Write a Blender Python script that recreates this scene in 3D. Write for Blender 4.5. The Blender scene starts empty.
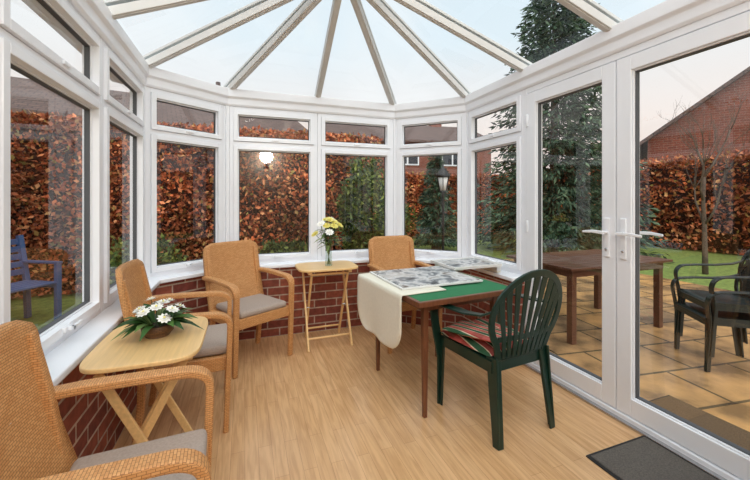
import bpy, bmesh, math, random
import numpy as np
from mathutils import Vector, Matrix
random.seed(7); rng=np.random.default_rng(7)
V=Vector
def S(r,g,b):
    f=lambda c:(c/255/12.92) if c/255<=.04045 else ((c/255+.055)/1.055)**2.4
    return (f(r),f(g),f(b),1)
# ---------------------------------------------------------------- materials
def newmat(name):
    m=bpy.data.materials.new(name); m.use_nodes=True
    nt=m.node_tree; b=nt.nodes['Principled BSDF']; return m,nt,b
def N(nt,t,**k):
    n=nt.nodes.new(t)
    for a,v in k.items():
        if a in n.inputs: n.inputs[a].default_value=v
        else: setattr(n,a,v)
    return n
def coords(nt,kind='Object',scale=(1,1,1),rot=(0,0,0)):
    tc=N(nt,'ShaderNodeTexCoord'); mp=N(nt,'ShaderNodeMapping')
    mp.inputs['Scale'].default_value=scale; mp.inputs['Rotation'].default_value=rot
    nt.links.new(tc.outputs[kind],mp.inputs['Vector']); return mp.outputs['Vector']
def ramp(nt,fac,stops):
    r=N(nt,'ShaderNodeValToRGB'); e=r.color_ramp.elements
    while len(e)<len(stops): e.new(.5)
    for i,(p,c) in enumerate(stops): e[i].position=p; e[i].color=c
    nt.links.new(fac,r.inputs['Fac']); return r.outputs['Color']
def mixc(nt,a,b,fac,mode='MIX'):
    m=N(nt,'ShaderNodeMix'); m.data_type='RGBA'; m.blend_type=mode
    for s,v in ((m.inputs[6],a),(m.inputs[7],b),(m.inputs[0],fac)):
        if isinstance(v,(tuple,float,int)): s.default_value=v
        else: nt.links.new(v,s)
    return m.outputs[2]
def bump(nt,b,h,strength,dist=.01):
    n=N(nt,'ShaderNodeBump'); n.inputs['Strength'].default_value=strength; n.inputs['Distance'].default_value=dist
    nt.links.new(h,n.inputs['Height']); nt.links.new(n.outputs[0],b.inputs['Normal'])
def pm(name,col,rough=.5,var=.12,scale=8,stretch=(1,1,1),bmp=0,metal=0,spec=.5,coat=0):
    m,nt,b=newmat(name)
    v=coords(nt,'Object',stretch); n=N(nt,'ShaderNodeTexNoise',Scale=scale,Detail=5.0)
    nt.links.new(v,n.inputs['Vector'])
    d=tuple(c*(1-var) for c in col[:3])+(1,); l=tuple(min(1,c*(1+var)) for c in col[:3])+(1,)
    nt.links.new(ramp(nt,n.outputs[0],[(.3,d),(.7,l)]),b.inputs['Base Color'])
    b.inputs['Roughness'].default_value=rough; b.inputs['Metallic'].default_value=metal
    b.inputs['Specular IOR Level'].default_value=spec; b.inputs['Coat Weight'].default_value=coat
    if bmp: bump(nt,b,n.outputs[0],bmp)
    return m
M={}
M['pvc']=pm('upvc_white',S(245,247,252),.26,.01)
M['bar']=pm('roof_bar_grey_white',S(204,201,196),.4,.02)
M['gasket']=pm('gasket_grey',S(84,86,90),.6,.05)
def weave(name,c1,c2,dark,w=.018,h=.0075,ms=.0009):
    m,nt,b=newmat(name); v=coords(nt,'UV')
    br=N(nt,'ShaderNodeTexBrick'); br.offset=.5
    br.inputs['Scale'].default_value=1; br.inputs['Brick Width'].default_value=w; br.inputs['Row Height'].default_value=h
    br.inputs['Mortar Size'].default_value=ms; br.inputs['Mortar Smooth'].default_value=.6
    br.inputs['Color1'].default_value=c1; br.inputs['Color2'].default_value=c2; br.inputs['Mortar'].default_value=dark
    nt.links.new(v,br.inputs['Vector']); nt.links.new(br.outputs['Color'],b.inputs['Base Color'])
    inv=N(nt,'ShaderNodeMath',operation='SUBTRACT'); inv.inputs[0].default_value=1; nt.links.new(br.outputs['Fac'],inv.inputs[1])
    bump(nt,b,inv.outputs[0],.5,.002); b.inputs['Roughness'].default_value=.5; return m
M['weave']=weave('wicker_weave',S(222,166,108),S(206,146,88),S(146,94,50))
def brickm(name,c1,c2,mo,w=.225,h=.075,ms=.006,kind='UV',rough=.8):
    m,nt,b=newmat(name); v=coords(nt,kind)
    br=N(nt,'ShaderNodeTexBrick'); br.inputs['Scale'].default_value=1
    br.inputs['Brick Width'].default_value=w; br.inputs['Row Height'].default_value=h; br.inputs['Mortar Size'].default_value=ms
    br.inputs['Color1'].default_value=c1; br.inputs['Color2'].default_value=c2; br.inputs['Mortar'].default_value=mo
    nt.links.new(v,br.inputs['Vector']); n=N(nt,'ShaderNodeTexNoise',Scale=25.0,Detail=4.0); nt.links.new(v,n.inputs['Vector'])
    c=mixc(nt,br.outputs['Color'],ramp(nt,n.outputs[0],[(.3,(.55,.55,.55,1)),(.7,(1.2,1.2,1.2,1))]),.7,'MULTIPLY')
    nt.links.new(c,b.inputs['Base Color']); b.inputs['Roughness'].default_value=rough
    inv=N(nt,'ShaderNodeMath',operation='SUBTRACT'); inv.inputs[0].default_value=1; nt.links.new(br.outputs['Fac'],inv.inputs[1])
    bump(nt,b,inv.outputs[0],.6,.006); return m
M['brick']=brickm('red_brick',S(160,86,64),S(124,60,50),S(190,170,152))
M['brick_far']=brickm('house_brick',S(148,82,64),S(126,66,52),S(150,126,110))
M['roof_tile']=brickm('roof_tiles',S(116,92,84),S(96,76,70),S(60,50,48),.3,.2,.015)
def floorm():
    m,nt,b=newmat('oak_laminate'); tc=N(nt,'ShaderNodeTexCoord')
    sp=N(nt,'ShaderNodeSeparateXYZ'); cb=N(nt,'ShaderNodeCombineXYZ')
    nt.links.new(tc.outputs['Object'],sp.inputs[0]); nt.links.new(sp.outputs['Y'],cb.inputs['X']); nt.links.new(sp.outputs['X'],cb.inputs['Y'])
    br=N(nt,'ShaderNodeTexBrick'); br.offset=.37; br.inputs['Scale'].default_value=1
    br.inputs['Brick Width'].default_value=.62; br.inputs['Row Height'].default_value=.064; br.inputs['Mortar Size'].default_value=.0009
    br.inputs['Mortar Smooth'].default_value=.5
    br.inputs['Color1'].default_value=S(224,182,136); br.inputs['Color2'].default_value=S(214,170,122); br.inputs['Mortar'].default_value=S(174,130,88)
    nt.links.new(cb.outputs[0],br.inputs['Vector'])
    mp=N(nt,'ShaderNodeMapping'); mp.inputs['Scale'].default_value=(2.2,26,1); nt.links.new(cb.outputs[0],mp.inputs['Vector'])
    n=N(nt,'ShaderNodeTexNoise',Scale=2.0,Detail=6.0,Distortion=.6); nt.links.new(mp.outputs[0],n.inputs['Vector'])
    c=mixc(nt,br.outputs['Color'],ramp(nt,n.outputs[0],[(.35,(.82,.76,.69,1)),(.62,(1.05,1.04,1.03,1))]),.85,'MULTIPLY')
    nt.links.new(c,b.inputs['Base Color']); b.inputs['Roughness'].default_value=.24; b.inputs['Specular IOR Level'].default_value=.5
    return m
M['floor']=floorm()
def patiom():
    m,nt,b=newmat('sandstone_paving'); v=coords(nt,'Object',(1,1,1),(0,0,math.radians(8)))
    br=N(nt,'ShaderNodeTexBrick'); br.offset=.43; br.inputs['Scale'].default_value=1
    br.inputs['Brick Width'].default_value=.62; br.inputs['Row Height'].default_value=.44; br.inputs['Mortar Size'].default_value=.012
    br.inputs['Color1'].default_value=S(212,166,110); br.inputs['Color2'].default_value=S(170,140,106); br.inputs['Mortar'].default_value=S(104,92,72)
    nt.links.new(v,br.inputs['Vector'])
    n=N(nt,'ShaderNodeTexNoise',Scale=3.6,Detail=8.0); nt.links.new(v,n.inputs['Vector'])
    c=mixc(nt,br.outputs['Color'],ramp(nt,n.outputs[0],[(.36,(.42,.42,.46,1)),(.5,(.9,.86,.82,1)),(.64,(1.25,1.18,1.05,1))]),.95,'MULTIPLY')
    nt.links.new(c,b.inputs['Base Color']); b.inputs['Roughness'].default_value=.26
    bump(nt,b,n.outputs[0],.15); return m
M['patio']=patiom()
def leafm(name,stops,rough=.6,lo=.45,tint=None):
    m,nt,b=newmat(name); g=N(nt,'ShaderNodeNewGeometry')
    c=ramp(nt,g.outputs['Random Per Island'],stops)
    v=coords(nt); n=N(nt,'ShaderNodeTexNoise',Scale=2.2,Detail=4.0); nt.links.new(v,n.inputs['Vector'])
    c=mixc(nt,c,ramp(nt,n.outputs[0],[(.38,(lo,lo,lo,1)),(.62,(1.25,1.25,1.25,1))]),.9,'MULTIPLY')
    if tint:
        n2=N(nt,'ShaderNodeTexNoise',Scale=.7,Detail=3.0); nt.links.new(v,n2.inputs['Vector'])
        f=ramp(nt,n2.outputs[0],[(.48,(0,0,0,1)),(.66,(1,1,1,1))]); mu=N(nt,'ShaderNodeMath',operation='MULTIPLY'); mu.inputs[1].default_value=.5
        nt.links.new(f,mu.inputs[0]); c=mixc(nt,c,tint,mu.outputs[0])
    nt.links.new(c,b.inputs['Base Color']); b.inputs['Roughness'].default_value=rough; b.inputs['Specular IOR Level'].default_value=.25
    return m
M['beech']=leafm('beech_leaves',[(0,S(88,40,24)),(.3,S(164,82,46)),(.6,S(214,116,70)),(.85,S(240,166,114)),(1,S(156,146,74))],lo=.55,tint=S(150,82,52))
M['conifer']=leafm('conifer_needles',[(0,S(32,50,38)),(.5,S(60,86,66)),(1,S(106,128,98))],lo=.6)
M['shrub']=leafm('shrub_leaves',[(0,S(36,52,26)),(.5,S(78,102,48)),(1,S(150,158,78))],lo=.6)
M['potleaf']=leafm('pot_leaves',[(0,S(40,72,34)),(.6,S(76,116,56)),(1,S(160,176,108))],.4)
M['petal_w']=pm('white_petals',S(250,248,240),.6,.02)
M['petal_y']=pm('cream_yellow_petals',S(240,228,130),.6,.12,30)
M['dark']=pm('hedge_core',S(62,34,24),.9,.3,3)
M['dirt']=pm('soil',S(52,38,28),.9,.3)
M['bark']=pm('bark',S(96,82,70),.9,.3,20)
M['lawn']=pm('grass',S(118,134,62),.9,.35,14,bmp=.4)
M['gravel']=pm('gravel',S(150,138,122),.9,.35,60,bmp=.5)
M['beechwood']=pm('light_beech_wood',S(236,196,136),.33,.08,6,(1,14,14))
M['darkwood']=pm('dark_table_wood',S(112,68,44),.4,.2,6,(8,8,1))
M['teak']=pm('weathered_hardwood',S(98,64,48),.28,.25,5,(1,12,12))
M['baize']=pm('green_baize',S(44,118,76),.95,.06,80)
M['green_pl']=pm('dark_green_plastic',S(18,48,39),.3,.08)
M['black_pl']=pm('outdoor_green_plastic',S(22,34,32),.35,.08)
M['cush']=pm('taupe_fabric',S(172,156,144),.9,.1,120,bmp=.15)
M['felt']=pm('cream_felt',S(232,227,210),.9,.03,60)
M['mat']=pm('charcoal_mat',S(98,92,86),.95,.3,180,bmp=.5)
M['matrim']=pm('mat_rubber_edge',S(34,34,35),.7,.1)
M['coir']=pm('brown_coir',S(112,88,62),.95,.3,150,bmp=.5)
M['blue']=pm('blue_paint',S(70,96,140),.5,.1)
M['metal_b']=pm('black_iron',S(26,27,28),.45,.1)
M['chrome']=pm('steel',S(190,190,192),.25,.02,metal=.9)
M['plaster']=pm('warm_plaster',S(206,196,180),.8,.02)
M['stone']=pm('grey_white_board',S(228,227,224),.6,.03)
M['basket']=weave('basket_weave',S(120,82,48),S(90,58,32),S(50,32,18))
def glass(name,tint,base,amp):
    m,nt,b=newmat(name); nt.nodes.remove(b); out=nt.nodes['Material Output']
    lw=N(nt,'ShaderNodeLayerWeight'); p=N(nt,'ShaderNodeMath',operation='POWER'); p.inputs[1].default_value=4
    nt.links.new(lw.outputs['Facing'],p.inputs[0]); ma=N(nt,'ShaderNodeMath',operation='MULTIPLY_ADD'); ma.inputs[1].default_value=amp; ma.inputs[2].default_value=base
    nt.links.new(p.outputs[0],ma.inputs[0])
    t=N(nt,'ShaderNodeBsdfTransparent'); t.inputs[0].default_value=tint; g=N(nt,'ShaderNodeBsdfGlossy'); g.inputs['Roughness'].default_value=.0
    mx=N(nt,'ShaderNodeMixShader'); nt.links.new(ma.outputs[0],mx.inputs[0]); nt.links.new(t.outputs[0],mx.inputs[1]); nt.links.new(g.outputs[0],mx.inputs[2])
    nt.links.new(mx.outputs[0],out.inputs[0]); return m
M['glass']=glass('window_glass',(.95,.96,.96,1),.085,.45)
M['roofglass']=glass('roof_glass',(.92,.96,.98,1),.03,.3)
M['vaseglass']=glass('vase_glass',(.86,.93,.9,1),.14,.6)
M['darkglass']=pm('house_window_glass',S(60,66,74),.1,.1)
def puzzlem():
    m,nt,b=newmat('jigsaw_print'); v=coords(nt)
    vo=N(nt,'ShaderNodeTexVoronoi',Scale=38.0); nt.links.new(v,vo.inputs['Vector'])
    n=N(nt,'ShaderNodeTexNoise',Scale=9.0,Detail=9.0,Distortion=1.0); nt.links.new(v,n.inputs['Vector'])
    c=ramp(nt,n.outputs[0],[(.34,S(48,54,60)),(.44,S(150,156,160)),(.5,S(232,232,230)),(.6,S(206,204,198)),(.68,S(120,104,92))])
    bw=ramp(nt,vo.outputs['Distance'],[(0,(1,1,1,1)),(.6,(.72,.72,.74,1))])
    nt.links.new(mixc(nt,c,bw,.8,'MULTIPLY'),b.inputs['Base Color']); b.inputs['Roughness'].default_value=.3; return m
M['puzzle']=puzzlem()
def stripem():
    m,nt,b=newmat('striped_fabric'); v=coords(nt,'Object',(1,1,1),(0,0,.2))
    w=N(nt,'ShaderNodeTexWave',Scale=4.0); nt.links.new(v,w.inputs['Vector'])
    w2=N(nt,'ShaderNodeTexWave',Scale=2.6); w2.bands_direction='Y'; nt.links.new(v,w2.inputs['Vector'])
    c=ramp(nt,w.outputs[0],[(.0,S(50,96,66)),(.28,S(50,96,66)),(.34,S(232,214,186)),(.5,S(232,214,186)),(.56,S(190,60,58)),(1,S(206,104,94))])
    c2=ramp(nt,w2.outputs[0],[(.4,(1,1,1,1)),(.55,(.65,.7,.62,1))])
    nt.links.new(mixc(nt,c,c2,.7,'MULTIPLY'),b.inputs['Base Color']); b.inputs['Roughness'].default_value=.9; return m
M['stripe']=stripem()
# ---------------------------------------------------------------- mesh builder
class MB:
    def __init__(s): s.v=[];s.f=[];s.m=[];s.sm=[];s.mats=[]
    def mi(s,k):
        if k not in s.mats: s.mats.append(k)
        return s.mats.index(k)
    def add(s,vs,fs,k,sm=False):
        o=len(s.v); s.v+= [tuple(x) for x in vs]; i=s.mi(k)
        for f in fs: s.f.append([a+o for a in f]); s.m.append(i); s.sm.append(sm)
    def box(s,c,d,k,R=None):
        vs=[V((x*d[0]/2,y*d[1]/2,z*d[2]/2)) for x in(-1,1) for y in(-1,1) for z in(-1,1)]
        if R: vs=[R@v for v in vs]
        s.add([v+V(c) for v in vs],[(0,1,3,2),(4,6,7,5),(0,4,5,1),(2,3,7,6),(0,2,6,4),(1,5,7,3)],k)
    def band(s,path,w,t,k,side=None,sm=True,closed=False):
        n=len(path); P=[V(p) for p in path]; ws=w if isinstance(w,(list,tuple)) else [w]*n; ts=t if isinstance(t,(list,tuple)) else [t]*n
        vs=[];fs=[]
        for i in range(n):
            if closed: T=(P[(i+1)%n]-P[i-1]).normalized()
            else: T=(P[min(i+1,n-1)]-P[max(i-1,0)]).normalized()
            if side is None: sd=T.cross(V((0,0,1)))
            else: sd=V(side)-T*V(side).dot(T)
            if sd.length<1e-4: sd=V((1,0,0))
            sd.normalize(); nn=sd.cross(T).normalized()
            a=ws[i]/2; b=ts[i]/2
            for (x,y) in ((-a,-b),(a,-b),(a,b),(-a,b)): vs.append(P[i]+sd*x+nn*y)
        for i in range(n if closed else n-1):
            j=(i+1)%n
            for q in range(4): fs.append((4*i+q,4*i+(q+1)%4,4*j+(q+1)%4,4*j+q))
        if not closed: fs+=[(3,2,1,0),(4*n-4,4*n-3,4*n-2,4*n-1)]
        s.add(vs,fs,k,False)
    def tube(s,path,r,k,seg=8):
        n=len(path); P=[V(p) for p in path]; rs=r if isinstance(r,(list,tuple)) else [r]*n; vs=[];fs=[]
        ref=V((0,0,1)) if abs((P[-1]-P[0]).normalized().z)<.9 else V((1,0,0))
        for i in range(n):
            T=(P[min(i+1,n-1)]-P[max(i-1,0)]).normalized(); a=T.cross(ref).normalized(); b=T.cross(a)
            for q in range(seg):
                t=2*math.pi*q/seg; vs.append(P[i]+(a*math.cos(t)+b*math.sin(t))*rs[i])
        for i in range(n-1):
            for q in range(seg): fs.append((i*seg+q,i*seg+(q+1)%seg,(i+1)*seg+(q+1)%seg,(i+1)*seg+q))
        fs+=[tuple(range(seg)),tuple(range((n-1)*seg,n*seg))]
        s.add(vs,fs,k,True)
    def lathe(s,prof,k,c=(0,0,0),seg=24,cap=True):
        vs=[];fs=[];n=len(prof)
        for r,z in prof:
            for q in range(seg):
                t=2*math.pi*q/seg; vs.append((c[0]+r*math.cos(t),c[1]+r*math.sin(t),c[2]+z))
        for i in range(n-1):
            for q in range(seg): fs.append((i*seg+q,i*seg+(q+1)%seg,(i+1)*seg+(q+1)%seg,(i+1)*seg+q))
        if cap: fs+=[tuple(range(seg)),tuple(range((n-1)*seg,n*seg))]
        s.add(vs,fs,k,True)
    def slab(s,outline,z0,z1,k):
        n=len(outline); vs=[(x,y,z0) for x,y in outline]+[(x,y,z1) for x,y in outline]
        fs=[tuple(range(n))[::-1],tuple(range(n,2*n))]+[(i,(i+1)%n,n+(i+1)%n,n+i) for i in range(n)]
        s.add(vs,fs,k)
    def grid(s,fn,nu,nv,th,k):
        pts=[[V(fn(i/nu,j/nv)) for j in range(nv+1)] for i in range(nu+1)]
        vs=[];A=lambda i,j,l:(i*(nv+1)+j)*2+l
        for i in range(nu+1):
            for j in range(nv+1):
                du=pts[min(i+1,nu)][j]-pts[max(i-1,0)][j]; dv=pts[i][min(j+1,nv)]-pts[i][max(j-1,0)]
                n=du.cross(dv); n=n.normalized() if n.length>1e-9 else V((0,1,0))
                vs+= [pts[i][j]+n*th/2, pts[i][j]-n*th/2]
        fs=[]
        for i in range(nu):
            for j in range(nv):
                fs.append((A(i,j,0),A(i+1,j,0),A(i+1,j+1,0),A(i,j+1,0))); fs.append((A(i,j,1),A(i,j+1,1),A(i+1,j+1,1),A(i+1,j,1)))
        for i in range(nu):
            fs.append((A(i,0,0),A(i,0,1),A(i+1,0,1),A(i+1,0,0))); fs.append((A(i,nv,0),A(i+1,nv,0),A(i+1,nv,1),A(i,nv,1)))
        for j in range(nv):
            fs.append((A(0,j,0),A(0,j+1,0),A(0,j+1,1),A(0,j,1))); fs.append((A(nu,j,0),A(nu,j,1),A(nu,j+1,1),A(nu,j+1,0)))
        s.add(vs,fs,k,True)
    def obj(s,name,parent=None,loc=(0,0,0),rot=0,bevel=0,seg=2,recalc=True,subd=0):
        me=bpy.data.meshes.new(name); me.from_pydata(s.v,[],s.f)
        for k in s.mats: me.materials.append(M[k])
        me.polygons.foreach_set('material_index',s.m); me.polygons.foreach_set('use_smooth',s.sm)
        if recalc:
            bm=bmesh.new(); bm.from_mesh(me); bmesh.ops.recalc_face_normals(bm,faces=bm.faces); bm.to_mesh(me); bm.free()
        uv=me.uv_layers.new(name='UVMap')
        for p in me.polygons:
            n=p.normal; ax=max(range(3),key=lambda i:abs(n[i]))
            for li in p.loop_indices:
                c=me.vertices[me.loops[li].vertex_index].co
                uv.data[li].uv=(c.y,c.z) if ax==0 else ((c.x,c.z) if ax==1 else (c.x,c.y))
        ob=bpy.data.objects.new(name,me); bpy.context.collection.objects.link(ob)
        ob.location=loc; ob.rotation_euler=(0,0,rot)
        if parent: ob.parent=parent
        if bevel:
            b=ob.modifiers.new('bevel','BEVEL'); b.width=bevel; b.segments=seg; b.limit_method='ANGLE'; b.angle_limit=.7
        return ob
def empty(name,loc,face=None,rot=0):
    e=bpy.data.objects.new(name,None); bpy.context.collection.objects.link(e); e.location=loc
    if face: rot=math.atan2(-face[0],face[1])
    e.rotation_euler=(0,0,rot); e.empty_display_size=.1; return e
def arc(p0,p1,p2,n=6):
    p0,p1,p2=V(p0),V(p1),V(p2)
    return [(p0*(1-t)**2+p1*2*t*(1-t)+p2*t*t) for t in [i/n for i in range(n+1)]]
# ---------------------------------------------------------------- shell
LX=-.74
L=[V(p) for p in [(LX,-1.3),(LX,3.06),(-.16,3.46),(1.495,3.42),(2.05,2.88),(2.05,2.12),(2.05,.70),(2.05,-1.3)]]
def inn(d): return V((d.y,-d.x))
def offp(i,o):
    ds=[]
    if i>0: ds.append((L[i]-L[i-1]).normalized())
    if i<len(L)-1: ds.append((L[i+1]-L[i]).normalized())
    n=[inn(d) for d in ds]
    if len(n)==1: return L[i]+n[0]*o
    b=(n[0]+n[1]).normalized(); return L[i]+b*(o/b.dot(n[0]))
arclen=[0]
for i in range(1,len(L)): arclen.append(arclen[-1]+(L[i]-L[i-1]).length)
def sweep(name,i0,i1,prof,k,bevel=0):
    me=bpy.data.meshes.new(name); vs=[];fs=[];uvs=[];n=len(prof)
    for i in range(i0,i1+1):
        for o,z in prof:
            p=offp(i,o); vs.append((p.x,p.y,z))
    for a in range(i1-i0):
        for q in range(n):
            r=(q+1)%n; fs.append((a*n+q,(a+1)*n+q,(a+1)*n+r,a*n+r))
            u0,u1=arclen[i0+a],arclen[i0+a+1]; zq,zr=prof[q],prof[r]
            vq=zq[1] if abs(zq[1]-zr[1])>1e-4 else zq[0]; vr=zr[1] if abs(zq[1]-zr[1])>1e-4 else zr[0]
            uvs+=[(u0,vq),(u1,vq),(u1,vr),(u0,vr)]
    fs.append(tuple(range(n))); uvs+=[(p[0],p[1]) for p in prof]
    b=(i1-i0)*n; fs.append(tuple(range(b,b+n))); uvs+=[(p[0],p[1]) for p in prof]
    me.from_pydata(vs,[],fs); uv=me.uv_layers.new(name='UVMap')
    for i,u in enumerate(uvs): uv.data[i].uv=u
    bm=bmesh.new(); bm.from_mesh(me); bmesh.ops.recalc_face_normals(bm,faces=bm.faces); bm.to_mesh(me); bm.free()
    me.materials.append(M[k]); ob=bpy.data.objects.new(name,me); bpy.context.collection.objects.link(ob)
    if bevel:
        m=ob.modifiers.new('b','BEVEL'); m.width=bevel; m.segments=2; m.limit_method='ANGLE'
    return ob
wallp=[(-.12,-.115),(.12,-.115),(.12,.628),(-.12,.628)]
sweep('wall_left',0,1,wallp,'brick'); sweep('wall_front',1,4,wallp,'brick'); sweep('wall_right',4,5,wallp,'brick'); sweep('wall_rear_right',6,7,wallp,'brick')
cp=[(-.15,.63),(.155,.63),(.155,.66),(-.04,.665),(-.15,.65)]
sweep('trim_1',0,5,cp,'pvc',.006); sweep('trim_2',6,7,cp,'pvc',.006)
sweep('trim_3',0,7,[(-.10,2.10),(.045,2.10),(.055,2.115),(.055,2.165),(.075,2.18),(.075,2.25),(-.10,2.25)],'pvc',.004)
sweep('trim_4',0,7,[(-.2,2.14),(-.102,2.14),(-.102,2.22),(-.2,2.22)],'pvc',.01)
fl=MB(); out=[offp(i,-.04) for i in range(len(L))]; fl.slab([(p.x,p.y) for p in out],-.10,0,'floor'); fl.obj('floor')
wb=MB(); wb.box((.675,-1.4,1.5),(3.4,.2,3.22),'plaster'); wb.obj('wall_back')
for n,i in enumerate((1,2,3,4)):
    mb=MB()
    d1=(L[i]-L[i-1]).normalized(); d2=(L[i+1]-L[i]).normalized()
    a=offp(i,.045); b=offp(i,-.05)
    ol=[(a.x,a.y),(L[i]+inn(d2)*.045+d2*.03)[:],(L[i]-inn(d2)*.05+d2*.03)[:],(b.x,b.y),(L[i]-inn(d1)*.05-d1*.03)[:],(L[i]+inn(d1)*.045-d1*.03)[:]]
    mb.slab([(q[0],q[1]) for q in ol],.655,2.10,'pvc'); mb.obj('trim_%d'%(5+n))
def win(name,p0,p1,z0=.662,z1=2.10,handle=True):
    p0=V(p0);p1=V(p1); d=(p1-p0); W=d.length; d.normalize(); n=inn(d); mb=MB()
    ang=math.atan2(d.y,d.x); R=Matrix.Rotation(ang,3,'Z')
    def bx(u0,u1,a,b,n0,n1,k):
        c=p0+d*((u0+u1)/2)+n*((n0+n1)/2)
        mb.box((c.x,c.y,(a+b)/2),(u1-u0,n1-n0,b-a),k,R)
    def ring(u0,u1,a,b,w,n0,n1,k):
        bx(u0,u0+w,a,b,n0,n1,k); bx(u1-w,u1,a,b,n0,n1,k); bx(u0+w,u1-w,a,a+w,n0,n1,k); bx(u0+w,u1-w,b-w,b,n0,n1,k)
    fw=.034; ring(.001,W-.001,z0,z1,fw,-.035,.035,'pvc')
    bx(fw,W-fw,1.75,1.785,-.035,.035,'pvc')
    for (a,b) in ((z0+fw+.002,1.748),(1.787,z1-fw-.002)):
        sw=.036; u0,u1=fw+.002,W-fw-.002
        ring(u0,u1,a,b,sw,-.012,.05,'pvc')
        ring(u0+sw,u1-sw,a+sw,b-sw,.008,-.012,.020,'pvc')
        ring(u0+sw+.008,u1-sw-.008,a+sw+.008,b-sw-.008,.005,-.010,.014,'gasket')
        g0=p0+d*(u0+sw); g1=p0+d*(u1-sw)
        mb.add([(g0.x,g0.y,a+sw),(g1.x,g1.y,a+sw),(g1.x,g1.y,b-sw),(g0.x,g0.y,b-sw)],[(0,1,2,3)],'glass')
    if handle:
        u=W*.5; bx(u-.03,u+.03,z0+.05,z0+.072,.05,.062,'pvc'); bx(u-.01,u+.075,z0+.054,z0+.070,.070,.082,'pvc'); bx(u-.01,u+.008,z0+.054,z0+.07,.06,.082,'pvc')
        bx(u-.03,u+.03,1.80,1.815,.05,.06,'pvc')
    mb.obj(name,bevel=.003,seg=2)
ws=[]
ys=[-1.3,-.78,-.07,.64,1.36,2.22,3.03]
for a,b in zip(ys[:-1],ys[1:]): ws.append(((LX,a),(LX,b)))
def lerp(a,b,t): return a+(b-a)*t
e=.03
def seg(i,t0,t1,cut0=True,cut1=True):
    d=(L[i+1]-L[i]).normalized(); a=lerp(L[i],L[i+1],t0); b=lerp(L[i],L[i+1],t1)
    if cut0: a=a+d*e
    if cut1: b=b-d*e
    return (a[:],b[:])
ws.append(seg(1,0,1)); ws.append(seg(2,0,.5,True,False)); ws.append(seg(2,.5,1,False,True)); ws.append(seg(3,0,1)); ws.append(seg(4,0,1,True,False))
for a,b in ((.70,.03),(.03,-.64),(-.64,-1.3)): ws.append(((2.05,a),(2.05,b)))
for i,(a,b) in enumerate(ws): win('window_%d'%(i+1),a,b,handle=True)
tr=MB()
for y in (2.108,.715): tr.box((2.05,y,1.05),(.075,.024,2.1),'pvc')
tr.box((2.05,1.41,2.08),(.075,1.37,.04),'pvc'); tr.box((2.05,1.41,.02),(.11,1.37,.04),'pvc'); tr.box((1.985,1.41,.008),(.03,1.37,.016),'chrome')
tr.obj('trim_9',bevel=.004)
def door(name,y0,y1,hs):
    mb=MB(); z0,z1=.045,2.055; X=2.045; w=.082; T=.075
    mb.box((X,y0+w/2,(z0+z1)/2),(T,w,z1-z0),'pvc'); mb.box((X,y1-w/2,(z0+z1)/2),(T,w,z1-z0),'pvc')
    mb.box((X,(y0+y1)/2,z1-w/2),(T,y1-y0-2*w,w),'pvc'); mb.box((X,(y0+y1)/2,z0+.05),(T,y1-y0-2*w,.10),'pvc')
    a,b,c,d=y0+w,y1-w,z0+.10,z1-w; g=.005
    for (gg,tt,k) in ((.008,.052,'pvc'),(.014,.03,'gasket')):
        for yy in (a+gg/2,b-gg/2): mb.box((X,yy,(c+d)/2),(tt,gg,d-c),k)
        for zz in (c+gg/2,d-gg/2): mb.box((X,(a+b)/2,zz),(tt,b-a-2*gg,gg),k)
    mb.add([(X,a,c),(X,b,c),(X,b,d),(X,a,d)],[(0,1,2,3)],'glass')
    s=hs; hy=(y0+.045) if s>0 else (y1-.045)
    for sx in(-1,1):
        xs=X+sx*(T/2)
        mb.box((xs+sx*.006,hy,1.03),(.012,.032,.23),'pvc')
        mb.tube([(xs+sx*.01,hy,1.06),(xs+sx*.05,hy,1.06)],.010,'pvc',10)
        mb.band([(xs+sx*.05,hy-s*.01,1.06),(xs+sx*.052,hy+s*.06,1.063),(xs+sx*.048,hy+s*.125,1.056)],[.020,.018,.014],[.014,.012,.010],'pvc',side=(0,0,1))
        mb.tube([(xs+sx*.01,hy,.96),(xs+sx*.018,hy,.96)],.009,'chrome',10)
    yh=y1 if s>0 else y0
    for z in (.3,1.05,1.85): mb.tube([(X-T/2-.006,yh-s*.012,z-.045),(X-T/2-.006,yh-s*.012,z+.045)],.009,'pvc',10)
    mb.obj(name,bevel=.004)
door('door_1',1.413,2.094,1); door('door_2',.729,1.407,-1)
# ---------------------------------------------------------------- roof
AX=.645
AP=V((AX,2.36,2.90)); RB=V((AX,-1.3,2.90)); ze=2.262
rf=MB()
O=[offp(i,-.02) for i in range(len(L))]
def q(p): return (p.x,p.y,ze)
for f in ([q(O[0]),q(O[1]),AP,RB],[q(O[1]),q(O[2]),AP],[q(O[2]),q(O[3]),AP],[q(O[3]),q(O[4]),AP],[q(O[4]),q(O[7]),RB,AP]):
    rf.add(f,[tuple(range(len(f)))],'roofglass')
rf.obj('ceiling',recalc=False)
ra=MB()
def rafter(foot,top,w=.050):
    a=V(foot)+V((0,0,-.015)); b=V(top)+V((0,0,-.02)); dn=V((0,0,-.028))
    ra.band([a+dn,b+dn],w,.05,'bar'); up=V((0,0,.03)); ra.band([a+up,b+up],w*.9,.02,'bar')
    ra.band([a+dn*1.95,b+dn*1.95],w*.55,.012,'bar')
for i in (1,2,3,4): rafter(q(O[i]),AP)
rafter(((O[2].x+O[3].x)/2,(O[2].y+O[3].y)/2,ze),AP)
rafter((O[0].x,2.26,ze),(AX,2.32,2.9)); rafter((O[5].x,2.10,ze),(AX,2.32,2.9))
for yy,yt in ((1.42,1.62),(.68,.75),(-.1,-.1),(-.8,-.8)):
    rafter((O[0].x,yy,ze),(AX,yt,2.9)); rafter((O[5].x,yy,ze),(AX,yt,2.9))
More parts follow.
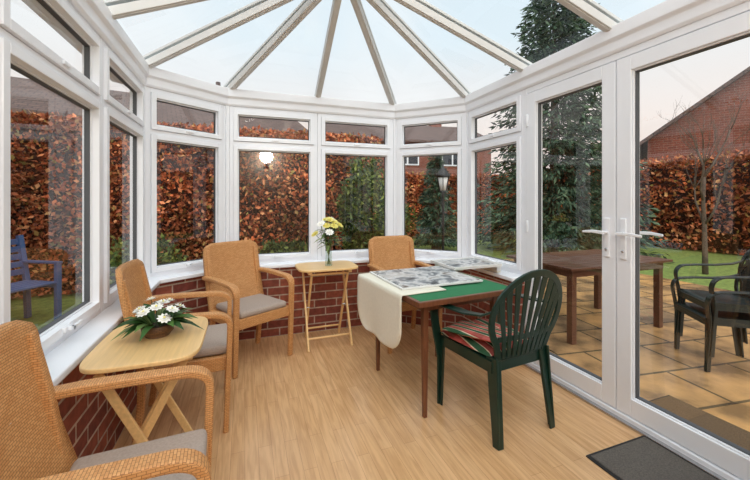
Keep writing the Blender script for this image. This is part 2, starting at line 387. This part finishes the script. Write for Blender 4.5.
ra.band([(AX,-1.3,2.86),(AX,2.42,2.86)],.14,.09,'bar'); ra.lathe([(.10,-.07),(.12,-.05),(.12,.02),(.02,.05)],'bar',(AX,2.37,2.87),16)
ra.obj('trim_10',bevel=.003)
# ---------------------------------------------------------------- mats
mb=MB(); mb.box((0,0,.004),(.42,.66,.008),'matrim'); mb.box((0,0,.008),(.39,.63,.01),'mat'); mb.obj('door_mat',loc=(1.765,.91,0),bevel=.003)
mb=MB(); mb.box((0,0,.006),(.42,.78,.012),'matrim'); mb.box((0,0,.012),(.39,.75,.014),'coir'); mb.obj('outdoor_coir_mat',loc=(2.52,1.16,-.099),bevel=.003)
# ---------------------------------------------------------------- wicker chairs
def wicker(i,loc,face):
    nm='wicker_armchair'+('' if i==0 else '.%03d'%i)
    E=empty(nm,(loc[0],loc[1],0),face)
    for sx,tag in((-1,'left'),(1,'right')):
        x=.235*sx; mb=MB()
        path=[(x,.205,0),(x,.212,.2),(x,.22,.40),(x,.225,.55)]+arc((x,.225,.56),(x,.23,.632),(x,.14,.636),8)[1:]+[(x,0,.642),(x,-.14,.645),(x,-.245,.640)]
        n=len(path); w=[.036+.018*min(1,k/8) for k in range(n)]
        mb.band(path,w,.028,'weave',side=(1,0,0)); mb.obj('arm_and_front_leg_'+tag,E,bevel=.007,seg=3)
        mb=MB(); x=.205*sx
        mb.band([(x,-.215,0),(x,-.19,.2),(x,-.185,.38),(x,-.225,.64),(x*1.0,-.272,.85)],.036,.034,'weave',side=(1,0,0)); mb.obj('rear_leg_'+tag,E,bevel=.006)
    mb=MB()
    def fn(u,v):
        x=(u-.5)*2; z=.36+v*.54; wdt=.236; r=.07; t=z-(.90-r)
        if t>0: wdt-= r-math.sqrt(max(0,r*r-t*t))
        xx=x*wdt; y=-.175-.12*v**1.1+ .55*xx*xx -.02*math.sin(v*3.1)
        return (xx,y-.012,z)
    mb.grid(fn,14,22,.028,'weave'); mb.obj('backrest',E)
    mb=MB()
    mb.box((0,.205,.365),(.43,.03,.075),'weave'); mb.box((0,-.175,.365),(.38,.03,.075),'weave')
    for sx in(-1,1): mb.box((.215*sx,.01,.365),(.03,.40,.075),'weave')
    mb.box((0,.012,.385),(.41,.36,.02),'weave'); mb.obj('seat_frame',E,bevel=.006)
    mb=MB(); mb.box((0,.03,.425),(.40,.375,.05),'cush'); mb.obj('seat_cushion',E,bevel=.022,seg=4)
    return E
wicker(0,(-.33,1.165),(.995,.06)); wicker(1,(-.31,2.28),(.998,.04)); wicker(2,(.035,2.94),(.5,-.866)); wicker(3,(1.34,2.85),(.03,-1))
# ---------------------------------------------------------------- folding side tables
def sidetable(i,loc,rot,z=.65):
    E=empty('folding_side_table'+('' if i==0 else '.%03d'%i),(loc[0],loc[1],0),rot=rot)
    a,b=.26,.20; ol=[]
    for k in range(64):
        t=2*math.pi*k/64; c,s=math.cos(t),math.sin(t); p=2/5.0
        ol.append((a*abs(c)**p*(1 if c>0 else -1),b*abs(s)**p*(1 if s>0 else -1)))
    mb=MB(); mb.slab(ol,z-.018,z,'beechwood'); mb.obj('top',E,bevel=.005,seg=3)
    mb=MB()
    for sx in(-1,1):
        x=.185*sx; x2=.155*sx
        mb.band([(x,-.17,0),(x,.14,z-.045)],.03,.016,'beechwood',side=(0,1,0)); mb.band([(x2,.17,0),(x2,-.14,z-.045)],.03,.016,'beechwood',side=(0,1,0))
        mb.box((x*.92,0,z-.031),(.03,.34,.025),'beechwood')
        mb.tube([(x*1.04,0,z*.47),(x2*.93,0,z*.47)],.008,'chrome',8)
    mb.tube([(-.185,-.125,.09),(.185,-.125,.09)],.009,'beechwood'); mb.tube([(-.155,.125,.09),(.155,.125,.09)],.009,'beechwood')
    mb.tube([(-.185,.135,z-.05),(.185,.135,z-.05)],.010,'beechwood'); mb.tube([(-.155,-.135,z-.05),(.155,-.135,z-.05)],.010,'beechwood')
    mb.obj('crossed_legs',E,bevel=.003)
sidetable(0,(-.365,1.735),math.radians(90),.66); sidetable(1,(.675,3.05),0,.675)
# ---------------------------------------------------------------- card table with puzzle
TR=math.radians(5); TC=(1.205,2.12)
E=empty('card_table',(TC[0],TC[1],0),rot=TR)
mb=MB(); hx,hy=.37,.42
mb.box((0,0,.686),(2*hx-.05,2*hy-.05,.024),'baize')
mb.obj('baize_top',E)
mb=MB()
for s in(-1,1):
    mb.box((0,s*(hy-.0125),.684),(2*hx,.025,.030),'darkwood'); mb.box((s*(hx-.0125),0,.684),(.025,2*hy-.05,.030),'darkwood')
    mb.box((0,s*.31,.64),(.56,.018,.055),'darkwood'); mb.box((s*.27,0,.64),(.018,.60,.055),'darkwood')
mb.obj('frame',E,bevel=.003)
for k,(sx,sy) in enumerate([(-1,-1),(1,-1),(-1,1),(1,1)]):
    mb=MB(); mb.band([(sx*.262,sy*.308,0),(sx*.262,sy*.308,.668)],[.022,.036],[.022,.036],'darkwood',side=(1,0,0)); mb.obj('leg_%d'%(k+1),E,bevel=.002)
mb=MB()
def cl(u,v):
    y0,y1=-.27,.37; s=u*.66; y=y0+(y1-y0)*v
    if s<.31: x=-.08-s; z=.704
    else:
        t=s-.31; x=-.387-.008*math.sin(min(1,t/.02)*1.57)-.012*math.sin(v*7)*t*2; z=.704-t
        r=.16; k=max(0,t-(.35-r)); 
        if k>0:
            sh=r-math.sqrt(max(0,r*r-k*k)); y=(y0+sh)+(y1-y0-2*sh)*v
    return (x,y,z)
mb.grid(cl,60,24,.005,'felt'); mb.obj('puzzle_mat',loc=(TC[0],TC[1],0),rot=TR)
mb=MB(); mb.box((0,0,0),(.60,.54,.010),'stone'); mb.box((0,0,.007),(.57,.51,.004),'puzzle')
ob=mb.obj('jigsaw_puzzle',loc=(1.175,2.19,.7135),rot=.03)
mb=MB()
mb.box((0,0,.006),(.44,.36,.012),'stone'); 
for s in(-1,1): mb.box((0,s*.175,.016),(.44,.012,.012),'stone'); mb.box((s*.214,0,.016),(.012,.34,.012),'stone')
mb.box((0,0,.014),(.40,.32,.005),'puzzle'); mb.obj('puzzle_tray',loc=(1.685,2.42,.7245),rot=.0,bevel=.002)
mb=MB(); mb.box((0,0,.012),(.10,.26,.022),'felt'); mb.box((0,0,.012),(.104,.264,.012),'stone'); mb.obj('book.001',loc=(1.535,2.43,.7005),bevel=.002)
mb=MB(); mb.box((0,0,.029),(.038,.24,.058),'felt'); mb.box((0,0,.029),(.042,.244,.03),'stone'); mb.obj('book',loc=(1.922,2.42,.6645),bevel=.002)
# ---------------------------------------------------------------- plastic garden armchair
def plastic(nm,loc,face,k,z=0):
    E=empty(nm,(loc[0],loc[1],z),face)
    mb=MB()
    def seat(u,v):
        x=(u-.5)*.44*(1-.08*(1-v)); y=-.20+v*.42; zz=.415-.018*math.sin(u*math.pi)*math.sin(v*math.pi)+.012*v -(.03*max(0,(v-.9)/.1)**2)
        return (x,y,zz)
    mb.grid(seat,14,14,.008,k); mb.band([(-.20,-.2,.39),(-.225,.2,.40)],.006,.06,k,side=(1,0,0)); mb.band([(.20,-.2,.39),(.225,.2,.40)],.006,.06,k,side=(1,0,0))
    mb.box((0,.215,.39),(.44,.008,.05),k); mb.box((0,-.195,.385),(.40,.008,.05),k)
    mb.obj('seat',E)
    def bk(x,zz):
        t=(zz-.42)/.46; return V((x,-.20-.10*t-.015+.28*x*x*1.2,zz))
    hoop=[]
    for i in range(25):
        a=math.radians(-38+ (256)*i/24); x=.245*math.cos(a); zz=.655+.225*math.sin(a)
        hoop.append(bk(x,zz))
    hoop=[bk(.165,.42)]+hoop+[bk(-.165,.42)]
    mb=MB(); mb.band(hoop,.012,.036,k,side=(0,1,0.2))
    for i in range(9):
        f=(i-4)/4; ang=f*1.02
        xt=.245*math.sin(ang*1.02); zt=.655+.222*math.cos(ang*1.02)
        xb=f*.13; zb=.43
        mb.band([bk(xb,zb),bk(lerp(xb,xt,.35),lerp(zb,zt,.4)),bk(lerp(xb,xt,.75),lerp(zb,zt,.75)),bk(xt,zt)],[.026,.026,.034,.044],.007,k,side=(1,0,0))
    mb.band([bk(-.19,.54),bk(0,.535),bk(.19,.54)],.008,.03,k,side=(0,1,.2))
    mb.obj('fan_backrest',E,bevel=.002)
    for sx,t in((-1,'left'),(1,'right')):
        mb=MB()
        p=[bk(.235*sx,.70),V((.262*sx,-.20,.668)),V((.272*sx,-.08,.65)),V((.275*sx,.06,.645)),V((.27*sx,.15,.637))]+arc((.27*sx,.15,.637),(.265*sx,.225,.625),(.255*sx,.222,.54),6)[1:]+[V((.245*sx,.205,.42)),V((.225*sx,.20,.3)),V((.22*sx,.215,0))]
        n=len(p); w=[.03,.045,.058,.06,.058,.056,.055,.055,.055,.055,.055,.058,.05,.034][:n]; w+= [.034]*(n-len(w))
        mb.band(p,w,.011,k,side=(1,0,0)); mb.obj('arm_'+t,E,bevel=.004)
        mb=MB()
        mb.band([(.222*sx,.19,.42),(.222*sx,.205,0)],[.012,.012],[.06,.036],k,side=(1,0,0))
        mb.band([(.19*sx,-.19,.44),(.205*sx,-.235,0)],[.012,.012],[.075,.04],k,side=(1,0,0)); mb.band([(.17*sx,-.2,.44),(.19*sx,-.25,0)],[.055,.032],[.012,.012],k,side=(1,0,0))
        mb.obj('legs_'+t,E,bevel=.003)
    return E
G=plastic('plastic_armchair',(1.365,1.69),(-.10,.995),'green_pl')
def cushionmesh(mb,w,d,h,k):
    n=14; top=[];bot=[]
    for i in range(n+1):
        for j in range(n+1):
            u=i/n*2-1; v=j/n*2-1; t=(max(0,(1-u**4)*(1-v**4)))**.45
            top.append((u*w/2,v*d/2,h/2*t)); bot.append((u*w/2,v*d/2,-h/2*t))
    fs=[]
    o=(n+1)**2
    for i in range(n):
        for j in range(n):
            a=i*(n+1)+j; fs.append((a,a+n+1,a+n+2,a+1)); fs.append((o+a,o+a+1,o+a+n+2,o+a+n+1))
    mb.add(top+bot,fs,k,True)
mb=MB(); cushionmesh(mb,.40,.38,.06,'stripe'); 
ob=mb.obj('striped_cushion'); ob.parent=G; ob.location=(-.02,.035,.447); ob.rotation_euler=(.03,-.03,.12)
mb=MB(); cushionmesh(mb,.30,.34,.035,'stripe'); ob=mb.obj('folded_throw'); ob.parent=G; ob.location=(-.10,.0,.495); ob.rotation_euler=(.02,.12,.5)
plastic('garden_armchair',(3.70,1.72),(-.8,.6),'black_pl',-.098)
plastic('garden_armchair.001',(3.72,1.705),(-.8,.6),'black_pl',0.02)
# ---------------------------------------------------------------- plants
def petals(mb,c,axis,r,k,rings=((10,1,.15),(8,.65,.6),(5,.35,1.0))):
    axis=V(axis).normalized(); a=axis.orthogonal().normalized(); b=axis.cross(a)
    for n,rr,lift in rings:
        o=random.random()*6
        for i in range(n):
            t=o+2*math.pi*i/n; d=(a*math.cos(t)+b*math.sin(t)); s=axis.cross(d)
            tip=V(c)+d*r*rr+axis*r*lift*.5; m=V(c)+d*r*rr*.55+axis*r*lift*.15
            w=r*rr*.30
            mb.add([V(c),m+s*w,tip,m-s*w],[(0,1,2,3)],k)
def leaf(mb,p,d,l,w,k,droop=.4):
    d=V(d).normalized(); s=d.cross(V((0,0,1)))
    if s.length<.1: s=V((1,0,0))
    s.normalize(); pts=[]
    for i,f in enumerate((0,.3,.65,1)):
        c=V(p)+d*l*f+V((0,0,-droop*l*f*f)); ww=w*(0.15,1,.8,0.03)[i]/2
        pts+=[c-s*ww+V((0,0,ww*.4)),c,c+s*ww+V((0,0,ww*.4))]
    fs=[]
    for i in range(3):
        a=i*3; fs+=[(a,a+1,a+4,a+3),(a+1,a+2,a+5,a+4)]
    mb.add(pts,fs,k,True)
mb=MB(); mb.lathe([(.045,0),(.06,.02),(.065,.05),(.06,.052),(.02,.04)],'basket',seg=24)
mb.lathe([(.055,.042),(.001,.05)],'dirt',seg=16)
for i in range(50):
    t=random.random()*6.28; el=random.uniform(.12,1.1)
    d=(math.cos(t)*math.cos(el),math.sin(t)*math.cos(el),math.sin(el)); leaf(mb,(.03*math.cos(t),.03*math.sin(t),.05),d,random.uniform(.10,.17),random.uniform(.03,.05),'potleaf',.42)
for i in range(11):
    t=i*2.4; r=.02+.075*(i/10)**.5; h=.15-.05*(i/10)+random.uniform(-.01,.01); c=(r*math.cos(t),r*math.sin(t),h)
    mb.tube([(c[0]*.3,c[1]*.3,.045),(c[0],c[1],h)],.0015,'potleaf',4); petals(mb,c,(c[0]*6,c[1]*6,1),.030,'petal_w')
    mb.lathe([(.004,0),(.0045,.004),(.001,.007)],'petal_y',(c[0],c[1],h+.003),8)
mb.obj('potted_white_flowers',loc=(-.355,1.76,.661),recalc=False)
E=empty('flower_vase',(.69,3.02,.676)); mb=MB()
mb.lathe([(.028,0),(.032,.004),(.030,.05),(.026,.10),(.032,.17),(.036,.185)],'vaseglass',seg=28,cap=False); mb.lathe([(.029,.001),(.029,.006)],'vaseglass',seg=28)
mb.obj('glass_vase',E)
mb=MB()
for i in range(18):
    t=i*2.4; r=.02+.10*(i/17); h=.40-.11*(i/17)+random.uniform(-.02,.05); c=(r*math.cos(t),r*math.sin(t)*.8,h)
    mb.tube([(-c[0]*.15,-c[1]*.15,.01),(c[0]*.2,c[1]*.2,.17),c],.0022,'potleaf',5)
    if i%5!=4: petals(mb,c,(c[0]*5,c[1]*5-.3,.8),.042,'petal_y' if i%3 else 'petal_w')
for i in range(46):
    t=random.random()*6.28; el=random.uniform(-.1,1.1); h=random.uniform(.17,.32)
    leaf(mb,(.02*math.cos(t),.02*math.sin(t),h),(math.cos(t)*math.cos(el),math.sin(t)*math.cos(el),math.sin(el)),random.uniform(.08,.14),.028,'potleaf',.4)
mb.obj('flowers',E,recalc=False)
# ---------------------------------------------------------------- outside ground
GZ=-.12
mb=MB(); mb.box((6,10,GZ-.02),(90,80,.03),'lawn'); mb.obj('lawn')
mb=MB(); mb.box((4.5,2.6,-.11),(4.6,7.7,.02),'patio'); mb.obj('patio_right')
mb=MB(); mb.box((-1.60,1.6,-.112),(1.36,5.6,.016),'patio'); mb.obj('patio_left')
mb=MB(); mb.box((.6,4.4,-.114),(2.9,1.0,.012),'gravel'); mb.obj('gravel_path')
def cloud(name,P,L_,W_,mat,core=None,dirs=None,loc=(0,0,0)):
    n=len(P); d=rng.normal(size=(n,3)) if dirs is None else dirs+rng.normal(size=(n,3))*.35
    d/=np.linalg.norm(d,axis=1,keepdims=True); r=rng.normal(size=(n,3)); s=np.cross(d,r); s/=np.linalg.norm(s,axis=1,keepdims=True)
    l=(L_*rng.uniform(.6,1.35,n))[:,None]; w=l*W_/2
    A=P; B=P+d*l*.45+s*w; C=P+d*l; D=P+d*l*.45-s*w
    vs=np.stack([A,B,C,D],1).reshape(-1,3); vs[:,2]=np.maximum(vs[:,2],-.095)
    cv=[];cf=[]
    if core is not None:
        for (c,sz) in core:
            o=len(cv)
            for x in(-1,1):
                for y in(-1,1):
                    for z in(-1,1): cv.append((c[0]+x*sz[0]/2,c[1]+y*sz[1]/2,c[2]+z*sz[2]/2))
            cf+=[tuple(o+a for a in f) for f in [(0,1,3,2),(4,6,7,5),(0,4,5,1),(2,3,7,6),(0,2,6,4),(1,5,7,3)]]
    m0=len(cv); allv=np.concatenate([np.array(cv).reshape(-1,3),vs]) if m0 else vs
    nf=len(cf)+n; me=bpy.data.meshes.new(name); me.vertices.add(len(allv)); me.vertices.foreach_set('co',allv.astype(np.float32).ravel())
    loops=np.concatenate([np.array(cf,dtype=np.int32).ravel() if cf else np.zeros(0,np.int32),np.arange(n*4,dtype=np.int32)+m0]).astype(np.int32)
    me.loops.add(len(loops)); me.loops.foreach_set('vertex_index',loops); me.polygons.add(nf)
    me.polygons.foreach_set('loop_start',np.arange(nf,dtype=np.int32)*4)
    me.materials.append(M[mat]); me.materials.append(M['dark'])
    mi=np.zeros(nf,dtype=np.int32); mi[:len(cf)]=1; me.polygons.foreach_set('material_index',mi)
    me.update(calc_edges=True); me.validate()
    ob=bpy.data.objects.new(name,me); bpy.context.collection.objects.link(ob); ob.location=loc; return ob
def hedge(name,x0,x1,y0,y1,h,n,l,mat='beech'):
    cx,cy=(x0+x1)/2,(y0+y1)/2; sx,sy=x1-x0,y1-y0
    areas=np.array([sx*h,sx*h,sy*h,sy*h,sx*sy]); pick=rng.choice(5,size=n,p=areas/areas.sum()); u=rng.uniform(size=n); v=rng.uniform(size=n); dep=rng.exponential(.09,size=n)-.06
    P=np.zeros((n,3)); uu=np.where(pick<2,u*sx,u*sy)
    bulge=.12*np.sin(uu*2.3+v*3)*np.sin(v*h*2.2+uu*.8)+.06*np.sin(uu*6+v*9)
    dep=dep+bulge
    P[:,0]=np.where(pick<2,x0+u*sx,np.where(pick==2,x0+dep,np.where(pick==3,x1-dep,x0+u*sx)))
    P[:,1]=np.where(pick==0,y0+dep,np.where(pick==1,y1-dep,y0+np.where(pick==4,v,u)*sy))
    P[:,2]=np.where(pick==4,h-dep*.6,v*h)
    P[:,2]+=GZ
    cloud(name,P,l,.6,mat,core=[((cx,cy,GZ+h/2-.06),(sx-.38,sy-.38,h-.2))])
hedge('beech_hedge',-3.7,-2.95,-2.5,6.0,2.8,48000,.072)
hedge('beech_hedge.001',-3.7,2.4,6.2,6.9,2.56,48000,.077)
hedge('beech_hedge.002',2.6,11.0,11.2,12.2,2.3,34000,.12)
hedge('beech_hedge.003',11.3,12.2,-8,11.0,2.5,40000,.12)
def blob(name,c,r,n,l,mat):
    d=rng.normal(size=(n,3)); d/=np.linalg.norm(d,axis=1,keepdims=True); rad=rng.uniform(.45,1,n)**.5
    wob=1+.14*np.sin(d[:,0]*7+d[:,2]*5)+.1*np.sin(d[:,1]*9+3)
    P=d*(rad*wob)[:,None]*np.array(r)+np.array(c); P[:,2]=np.maximum(P[:,2],GZ+.03); cloud(name,P,l,.45,mat)
blob('evergreen_shrub',(1.85,5.45,.9),(.40,.40,1.05),8000,.08,'shrub')
blob('low_shrub',(.55,5.4,.25),(.5,.35,.38),3500,.08,'shrub'); blob('box_shrub',(-1.3,5.3,.3),(.5,.4,.42),3500,.08,'shrub')
blob('laurel_shrub',(3.7,9.8,.5),(1.2,.6,.75),7000,.10,'shrub')
blob('lavender_shrub',(9.8,2.2,.3),(.8,1.1,.5),3000,.10,'shrub')
def conifer(name,c,H,R,nb,l=.2):
    Ps=[];Ds=[]
    for i in range(nb):
        z=H*(rng.uniform()**1.1); rr=R*(1-z/H)**.7*rng.uniform(.7,1.1)+.05; t=rng.uniform(0,6.283)
        k=max(10,int(46*rr/R)); f=rng.uniform(.15,1,k); out=np.array([math.cos(t),math.sin(t),0])
        side=np.array([-math.sin(t),math.cos(t),0])
        sp=rng.normal(size=k)*.10*(1-f*.6)*rr
        p=np.outer(f*rr,out)+np.outer(sp,side); p[:,2]=z-.28*(f**1.5)*rr+.16*f**3*rr+rng.normal(size=k)*.02
        Ps.append(p); Ds.append(np.tile(out*.8+np.array([0,0,-.35]),(k,1)))
    P=np.concatenate(Ps)+np.array([c[0],c[1],GZ+.25]); D=np.concatenate(Ds)
    ob=cloud('foliage',P,l,.28,'conifer',dirs=D)
    E=empty(name,(0,0,0)); ob.parent=E
    mb=MB(); mb.tube([(c[0],c[1],GZ),(c[0],c[1],GZ+H*.5),(c[0],c[1],GZ+H*.97)],[.14,.08,.015],'bark'); mb.obj('trunk',E)
conifer('conifer_tree',(7.75,7.1,0),7.9,2.15,1200,.18)
conifer('cypress_tree',(4.85,8.3,0),2.4,.55,280,.13)
mb=MB(); rt=random.Random(11)
def branch(p,d,l,r,depth):
    pts=[V(p)]; dd=V(d).normalized()
    for i in range(4):
        wv=.08 if depth==4 else .2
        dd=(dd+V((rt.uniform(-wv,wv),rt.uniform(-wv,wv),rt.uniform(-.02,.12)))).normalized(); pts.append(pts[-1]+dd*l/4)
    mb.tube(pts,[r*(1-.13*i) for i in range(5)],'bark',5)
    if depth==0: return
    for i in range(5 if depth>2 else 3):
        k=rt.choice((2,3,4)); s=V((rt.uniform(-1,1),rt.uniform(-1,1),rt.uniform(.2,1))).normalized()
        branch(pts[k],(dd*.8+s*.8),l*.55,r*.42,depth-1)
branch((8.0,3.95,GZ),(0,0,1),1.8,.05,4); mb.obj('bare_tree')
# ---------------------------------------------------------------- houses
def house(name,loc,rot,w,d,h,rh):
    E=empty(name,(loc[0],loc[1],GZ),rot=rot); mb=MB()
    mb.box((0,0,h/2),(w,d,h),'brick_far'); mb.add([(-w/2,-d/2,h),(-w/2,d/2,h),(-w/2,0,h+rh),(w/2,-d/2,h),(w/2,d/2,h),(w/2,0,h+rh)],[(0,1,2),(3,5,4)],'brick_far'); mb.obj('facade',E)
    mb=MB(); o=.3
    for s in(-1,1):
        a=V((-w/2-o,s*(d/2+o),h-o*rh/(d/2))); b=V((w/2+o,s*(d/2+o),h-o*rh/(d/2))); c=V((w/2+o,0,h+rh)); e_=V((-w/2-o,0,h+rh)); up=V((0,0,.12))
        mb.add([a,b,c,e_,a+up,b+up,c+up,e_+up],[(0,1,2,3),(4,5,6,7),(0,1,5,4),(1,2,6,5),(2,3,7,6),(3,0,4,7)],'roof_tile')
    mb.obj('tiled_roof',E)
    mb=MB()
    for sgn in(-1,1):
        for x in np.arange(-w/2+1.4,w/2-.9,2.6):
            for z in ([1.3,3.8] if h>4 else [1.4]):
                mb.box((x,sgn*(d/2+.02),z),(1.3,.08,1.1),'pvc'); 
                for q_ in(-1,1): mb.box((x+q_*.31,sgn*(d/2+.05),z),(.52,.06,.95),'darkglass')
    for sg in(-1,1):
        mb.box((sg*(w/2+.02),0,h*.7),(.08,1.2,1.1),'pvc'); mb.box((sg*(w/2+.05),0,h*.7),(.06,1.0,.95),'darkglass')
    mb.obj('casements',E)
    mb=MB(); mb.box((w*.28,0,h+rh+.2),(.7,.5,1.2),'brick_far'); mb.lathe([(.12,0),(.1,.35)],'roof_tile',(w*.28,0,h+rh+.8),12); mb.obj('chimney',E)
house('brick_house',(9.2,20.5),math.radians(-8),9,7,4.6,1.5)
house('brick_house.001',(-5.0,17),math.radians(12),14,7,4.0,1.7)
house('brick_house.002',(20.0,6.2),math.radians(32),10,10.5,3.4,4.0)
# ---------------------------------------------------------------- garden furniture
E=empty('garden_table',(3.5,2.78,-.098)); mb=MB()
for i in range(9): mb.box((0,-.38+i*.095,.71),(1.44,.088,.025),'teak')
mb.obj('slatted_top',E,bevel=.004); mb=MB()
for s in(-1,1):
    mb.box((0,s*.36,.66),(1.3,.03,.07),'teak'); mb.box((s*.64,0,.66),(.03,.72,.07),'teak')
    for t in(-1,1): mb.box((s*.62,t*.34,.35),(.06,.06,.70),'teak')
mb.obj('frame_and_legs',E,bevel=.004)
E=empty('blue_garden_chair',(-2.3,4.85,GZ+.01),face=(.85,-.5)); mb=MB()
for i in range(5): mb.box((0,-.18+i*.09,.43),(.52,.07,.022),'blue')
for i in range(5): mb.box((0,-.25-.02*i,.54+i*.085),(.52,.02,.065),'blue')
for s in(-1,1):
    x=s*.27; mb.box((x,.2,.32),(.05,.05,.64),'blue'); mb.band([(x,-.22,0),(x,-.24,.45),(x,-.34,.95)],.05,.05,'blue',side=(1,0,0)); mb.box((x,-.02,.65),(.06,.5,.025),'blue'); mb.box((x,0,.39),(.04,.42,.05),'blue')
mb.obj('chair_frame',E,bevel=.004)
E=empty('garden_lamp_post',(3.02,4.95,-.099)); mb=MB()
mb.lathe([(.09,0),(.09,.06),(.05,.1),(.032,.2),(.024,.3),(.022,1.45),(.05,1.47),(.05,1.5)],'metal_b',seg=14)
for k in range(6):
    t=k*math.pi/3; mb.tube([(.06*math.cos(t),.06*math.sin(t),1.5),(.10*math.cos(t),.10*math.sin(t),1.72)],.007,'metal_b',5)
mb.lathe([(.115,1.72),(.13,1.74),(.06,1.84),(.02,1.88),(.012,1.94)],'metal_b',seg=6); mb.obj('post_and_lantern',E)
mb=MB(); mb.lathe([(.055,1.505),(.092,1.715)],'stone',seg=6); mb.obj('lantern_panes',E)
# ---------------------------------------------------------------- fill lamp added behind camera; globe placed to match lamp reflected in the glass
E=empty('fill_lamp',(.22,-1.28,2.05)); mb=MB(); mb.box((0,.0,0),(.1,.03,.14),'chrome'); mb.box((0,.05,.0),(.02,.1,.02),'chrome'); mb.lathe([(.03,-.01),(.04,.01)],'chrome',(0,.12,0),16); mb.obj('bracket',E)  # unseen bracket, made up to carry the interior fill light
ld=bpy.data.lights.new('fill_bulb','POINT'); ld.shadow_soft_size=.14; ld.energy=52; ld.color=(1,.95,.88)
lo=bpy.data.objects.new('fill_bulb',ld); bpy.context.collection.objects.link(lo); lo.location=(0,.24,.14); lo.parent=E
# ---------------------------------------------------------------- sky + sun
w=bpy.data.worlds.new('sky'); bpy.context.scene.world=w; w.use_nodes=True; nt=w.node_tree; bg=nt.nodes['Background']
tc=N(nt,'ShaderNodeTexCoord'); sp=N(nt,'ShaderNodeSeparateXYZ'); nt.links.new(tc.outputs['Generated'],sp.inputs[0])
c=ramp(nt,sp.outputs['Z'],[(.0,S(234,210,198)),(.18,S(238,224,216)),(.4,S(222,233,239)),(1,S(198,220,234))])
n=N(nt,'ShaderNodeTexNoise',Scale=2.2,Detail=6.0,Distortion=.4); nt.links.new(tc.outputs['Generated'],n.inputs['Vector'])
cl_=ramp(nt,n.outputs[0],[(.42,(0,0,0,1)),(.62,(1,1,1,1))])
mm=N(nt,'ShaderNodeMath',operation='MULTIPLY'); mm.inputs[1].default_value=.55; nt.links.new(cl_,mm.inputs[0])
nt.links.new(mixc(nt,c,S(244,243,242),mm.outputs[0]),bg.inputs['Color']); bg.inputs['Strength'].default_value=1.16
sd=bpy.data.lights.new('soft_sun','SUN'); sd.energy=2.9; sd.angle=math.radians(80); sd.color=(1,.97,.92)
so=bpy.data.objects.new('soft_sun',sd); bpy.context.collection.objects.link(so); so.rotation_euler=(math.radians(42),math.radians(-8),0)
# ---------------------------------------------------------------- camera
cd=bpy.data.cameras.new('camera'); cd.sensor_width=36; cd.lens=16.8; cd.shift_y=-.0533; cd.clip_start=.02
co=bpy.data.objects.new('camera',cd); bpy.context.collection.objects.link(co); co.location=(0,0,1.25); co.rotation_euler=(math.radians(90),0,math.radians(-20.4))
sc=bpy.context.scene; sc.camera=co; sc.view_settings.view_transform='Standard'
